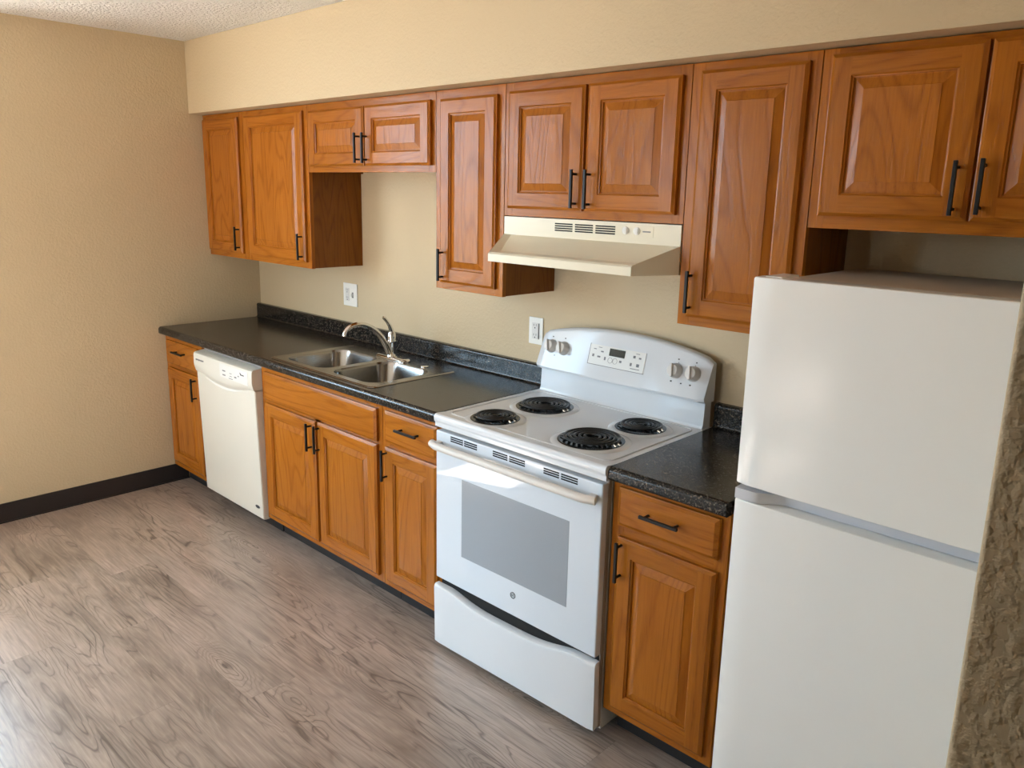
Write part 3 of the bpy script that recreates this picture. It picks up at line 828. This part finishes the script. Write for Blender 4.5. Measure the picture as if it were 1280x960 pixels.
    part_label(h.build('handle', M['knob'], door, 50), 'off-white bar handle')
    # round maker's mark
    lg = MB(); cx, cz = 2.768, 0.366
    lg.tube([(cx + 0.0105 * math.cos(a * PI / 16), F + 0.0006, cz + 0.0105 * math.sin(a * PI / 16)) for a in range(33)], 0.0013, 6)
    for pts in ([(-.001, .004), (-.003, .0055), (-.0055, .003), (-.0058, -.001), (-.004, -.004), (-.0015, -.003), (-.001, 0), (-.003, 0)],
                [(.0055, .004), (.0035, .0055), (.0015, .0035), (.003, .0012), (.0015, -.0015), (.003, -.0042), (.006, -.003)]):
        lg.tube([(cx + a, F + 0.0006, cz + b) for a, b in pts], 0.0007, 5)
    lg.build('logo_mark', M['ink_dark'], door)
    # storage drawer hanging slightly askew, top edge scooped in the middle
    ds0, ds1, dz0 = SX0 - 0.001, SX1 + 0.001, 0.030
    NN = 30; top = []
    for i in range(NN + 1):
        u = -1 + 2 * i / NN; x = ds0 + (ds1 - ds0) * i / NN
        s = max(0.0, 1 - (abs(u + 0.02) / 0.80) ** 2); s = s * s * (3 - 2 * s)
        top.append((x, 0.266 - 0.030 * s))
    ls = []
    for i, (x, z) in enumerate(top):
        e = 0.004 if i in (0, NN) else 0
        ls.append([(x, a, b) for a, b in [(F - 0.022, dz0 + 0.01), (F + 0.002 - e, dz0), (F + 0.006 - e, dz0 + 0.004), (F + 0.006 - e, z - 0.014), (F + 0.003 - e, z - 0.005), (F - 0.006, z), (F - 0.022, z)]])
    dr = MB().loft(ls, 0, True, True, True)
    an = math.radians(1.1)
    xc, zc_ = (ds0 + ds1) / 2, 0.15
    dr.xform(lambda p: (xc + (p[0] - xc) * math.cos(an) - (p[2] - zc_) * math.sin(an), p[1], zc_ + (p[0] - xc) * math.sin(an) + (p[2] - zc_) * math.cos(an)))
    dr.build('storage_drawer', M['white'], t, 40)
    MB().box(SX0 + 0.012, SX1 - 0.010, F - 0.0295, F - 0.0245, 0.06, 0.288).build('drawer_gap_painted_shade', M['dark'], t)  # black sheet that paints the shade in the gap above the drawer
    for x in (SX0 + 0.04, SX1 - 0.04):
        for d in (0.08, 0.54): MB().lathe([(0.014, 0.0), (0.014, 0.022)], (x, d, 0.0), 'z', 14, cap0=True, cap1=True).build('foot', M['dark'], t)
make_stove()

# ------------------------------------------------------------------ range hood
def make_hood():
    x0, x1 = 2.367, 3.120; zt, zb = 1.6035, 1.452
    t = thing('range_hood', 'bisque under-cabinet range hood above the stove', 'range hood', (x0 + x1) / 2, 0.0, zb)
    D0, D1 = 0.2995, 0.452
    zf = 1.540
    a0, a1 = x0 + 0.072, x1 - 0.070       # front lip is narrower than the back
    lz = 1.484
    m = MB()
    V = [(x0, 0.003, zt), (x1, 0.003, zt), (x0, D0, zt), (x1, D0, zt), (x0, D0, zf), (x1, D0, zf),
         (a0, D1 - 0.006, lz), (a1, D1 - 0.006, lz), (a0, D1, lz - 0.006), (a1, D1, lz - 0.006), (a0, D1, zb), (a1, D1, zb),
         (x0, D0, zb), (x1, D0, zb), (x0, 0.003, zb), (x1, 0.003, zb),
         (x0 + 0.036, D0 + 0.0005, zf - 0.001), (x1 - 0.03, D0 + 0.0005, zf - 0.001), (x0 + 0.078, D1 - 0.058, lz + 0.002), (x1 - 0.074, D1 - 0.058, lz + 0.002)]
    Fc = [(0, 1, 3, 2), (2, 3, 5, 17, 16, 4), (16, 17, 19, 18), (4, 16, 18, 6), (5, 7, 19, 17), (18, 19, 7, 6), (6, 7, 9, 8), (8, 9, 11, 10),
          (4, 6, 8, 10, 12), (5, 13, 11, 9, 7), (0, 2, 4, 12, 14), (1, 15, 13, 5, 3), (0, 14, 15, 1)]
    m._add(V, Fc)
    bmesh.ops.recalc_face_normals(m.bm, faces=m.bm.faces)
    m.build('shell', M['bisque'], t, 20)
    # underside pan set up inside the lip
    u = MB(); u._add([(x0 + 0.01, 0.01, zb + 0.02), (x1 - 0.01, 0.01, zb + 0.02), (x1 - 0.01, D0, zb + 0.02), (a1 - 0.006, D1 - 0.006, zb + 0.02), (a0 + 0.006, D1 - 0.006, zb + 0.02), (x0 + 0.01, D0, zb + 0.02)], [(0, 1, 2, 3, 4, 5)])
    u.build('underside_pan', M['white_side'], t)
    for a, b in ((2.613, 2.692), (2.703, 2.780), (2.791, 2.872)):
        v = MB()
        for k in range(4):
            z = 1.5905 - k * 0.0076 - 0.003
            v.box(a, b, D0 - 0.001, D0 + 0.0008, z - 0.0022, z + 0.0022)
        v.build('vent', M['dark'], t)
    MB().box(2.884, 3.020, D0 - 0.001, D0 + 0.0010, 1.560, 1.594, 0.0004).build('switch_plate', M['bisque'], t)
    for x in (2.914, 2.958):
        s = MB().lathe([(0.0125, 0.0), (0.0125, 0.003), (0.0095, 0.0045), (0.002, 0.0045)], (x, D0 + 0.0008, 1.578), 'd', 24, cap1=True)
        s.box(x - 0.002, x + 0.008, D0 + 0.003, D0 + 0.008, 1.571, 1.585, 0.001)
        s.build('switch', M['white_plastic'], t)
    MB().box(2.980, 3.010, D0 + 0.0008, D0 + 0.0014, 1.5755, 1.5795).build('name_print', M['ink'], t)
make_hood()

# ------------------------------------------------------------------ refrigerator
def make_fridge():
    x0, x1 = 3.562, 4.262
    t = thing('refrigerator', 'white top-freezer refrigerator at the right end of the counter', 'refrigerator', (x0 + x1) / 2, 0.36, 0)
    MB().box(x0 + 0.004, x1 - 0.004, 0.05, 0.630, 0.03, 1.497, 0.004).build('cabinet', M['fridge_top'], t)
    F = 0.693
    def contoured(z0, z1, name):
        n = 24; prof = []
        for i in range(n + 1):
            u = -1 + 2 * i / n; x = x0 + (x1 - x0) * i / n
            prof.append((x, F - 0.006 * abs(u) ** 3 - (0.006 if i in (0, n) else 0)))
        prof = [(x0, 0.640)] + prof + [(x1, 0.640)]
        lo = [[(x, d, z) for x, d in prof] for z in (z0, z1)]
        def ins(e): return [(min(max(x, x0 + e), x1 - e), max(0.640, d - e), 0) for x, d in prof]
        ls = []
        for e, z in ((0.005, z0), (0.0015, z0 + 0.0015), (0, z0 + 0.005), (0, z1 - 0.005), (0.0015, z1 - 0.0015), (0.005, z1)):
            ls.append([(p[0], p[1], z) for p in ins(e)])
        return MB().loft(ls, 0, True, True, True).build(name, M['fridge'], t, 40)
    contoured(1.002, 1.511, 'freezer_door')
    low = contoured(0.085, 0.964, 'lower_door')
    # grip cap on the lower door: solid at its ends, scooped back in the middle
    pr = [(x0, 0.640)]
    n = 60
    for i in range(n + 1):
        x = x0 + 0.002 + (x1 - x0 - 0.004) * i / n
        a = min(max((x - x0 - 0.048) / 0.075, 0), 1); b = min(max((x1 - x - 0.048) / 0.075, 0), 1)
        s = min(a, b); s = s * s * (3 - 2 * s)
        pr.append((x, F - 0.004 - 0.040 * s))
    pr.append((x1, 0.640))
    MB().prism_z(pr, 0.9655, 0.992).build('door_grip', M['fridge_trim'], low, 30)
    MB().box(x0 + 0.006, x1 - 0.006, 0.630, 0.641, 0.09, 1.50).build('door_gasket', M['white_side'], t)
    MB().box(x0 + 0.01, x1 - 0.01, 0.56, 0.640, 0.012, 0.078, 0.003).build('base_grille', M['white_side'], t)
    h = MB().box(x0 + 0.020, x0 + 0.062, 0.575, 0.668, 1.497, 1.5135, 0.003)
    h.build('hinge_cover', M['fridge'], t)
    for x in (x0 + 0.06, x1 - 0.06):
        for d in (0.12, 0.56): MB().lathe([(0.02, 0.0), (0.02, 0.032)], (x, d, 0), 'z', 14, cap0=True, cap1=True).build('foot', M['dark'], t)
make_fridge()

# ------------------------------------------------------------------ wall plates
def plate(name, label, cat, xa, xb, za, zb):
    t = thing(name, label, cat, (xa + xb) / 2, 0.0, (za + zb) / 2)
    MB().box(xa, xb, 0.0005, 0.0065, za, zb, 0.0025).build('cover_plate', M['plate'], t)
    return t
t = plate('wall_outlet', 'double white wall plate with outlet and toggle switch left of the faucet', 'outlet', 0.890, 1.012, 1.084, 1.204)
def duplex(t, x, zc, gfci=False):
    MB().box(x - 0.017, x + 0.017, 0.006, 0.0085, zc - 0.034, zc + 0.034, 0.001).build('receptacle', M['white_plastic'], t)
    for k in (-0.020, 0.020):
        s = MB()
        s.box(x - 0.0075, x - 0.0055, 0.008, 0.0088, zc + k, zc + k + 0.009); s.box(x + 0.0055, x + 0.0075, 0.008, 0.0088, zc + k, zc + k + 0.009)
        s.lathe([(0.003, 0.0), (0.003, 0.0008)], (x, 0.008, zc + k - 0.007), 'd', 12, cap0=True, cap1=True)
        s.build('socket_slots', M['ink_dark'], t)
duplex(t, 0.928, 1.144)
MB().box(0.969, 0.979, 0.006, 0.016, 1.136, 1.152, 0.002).build('toggle', M['white_plastic'], t)
sl = MB().box(0.967, 0.981, 0.006, 0.0068, 1.129, 1.158); sl.build('toggle_slot', M['ink'], t)
t = plate('wall_outlet', 'single white wall outlet on the tan wall left of the stove', 'outlet', 2.234, 2.311, 1.075, 1.187)
duplex(t, 2.270, 1.131)
MB().box(2.2905, 2.2925, 0.006, 0.0088, 1.098, 1.164).build('cover_gap', M['ink_dark'], t)

# tidy helper properties
for o in bpy.data.objects:
    if '_o' in o: del o['_o']
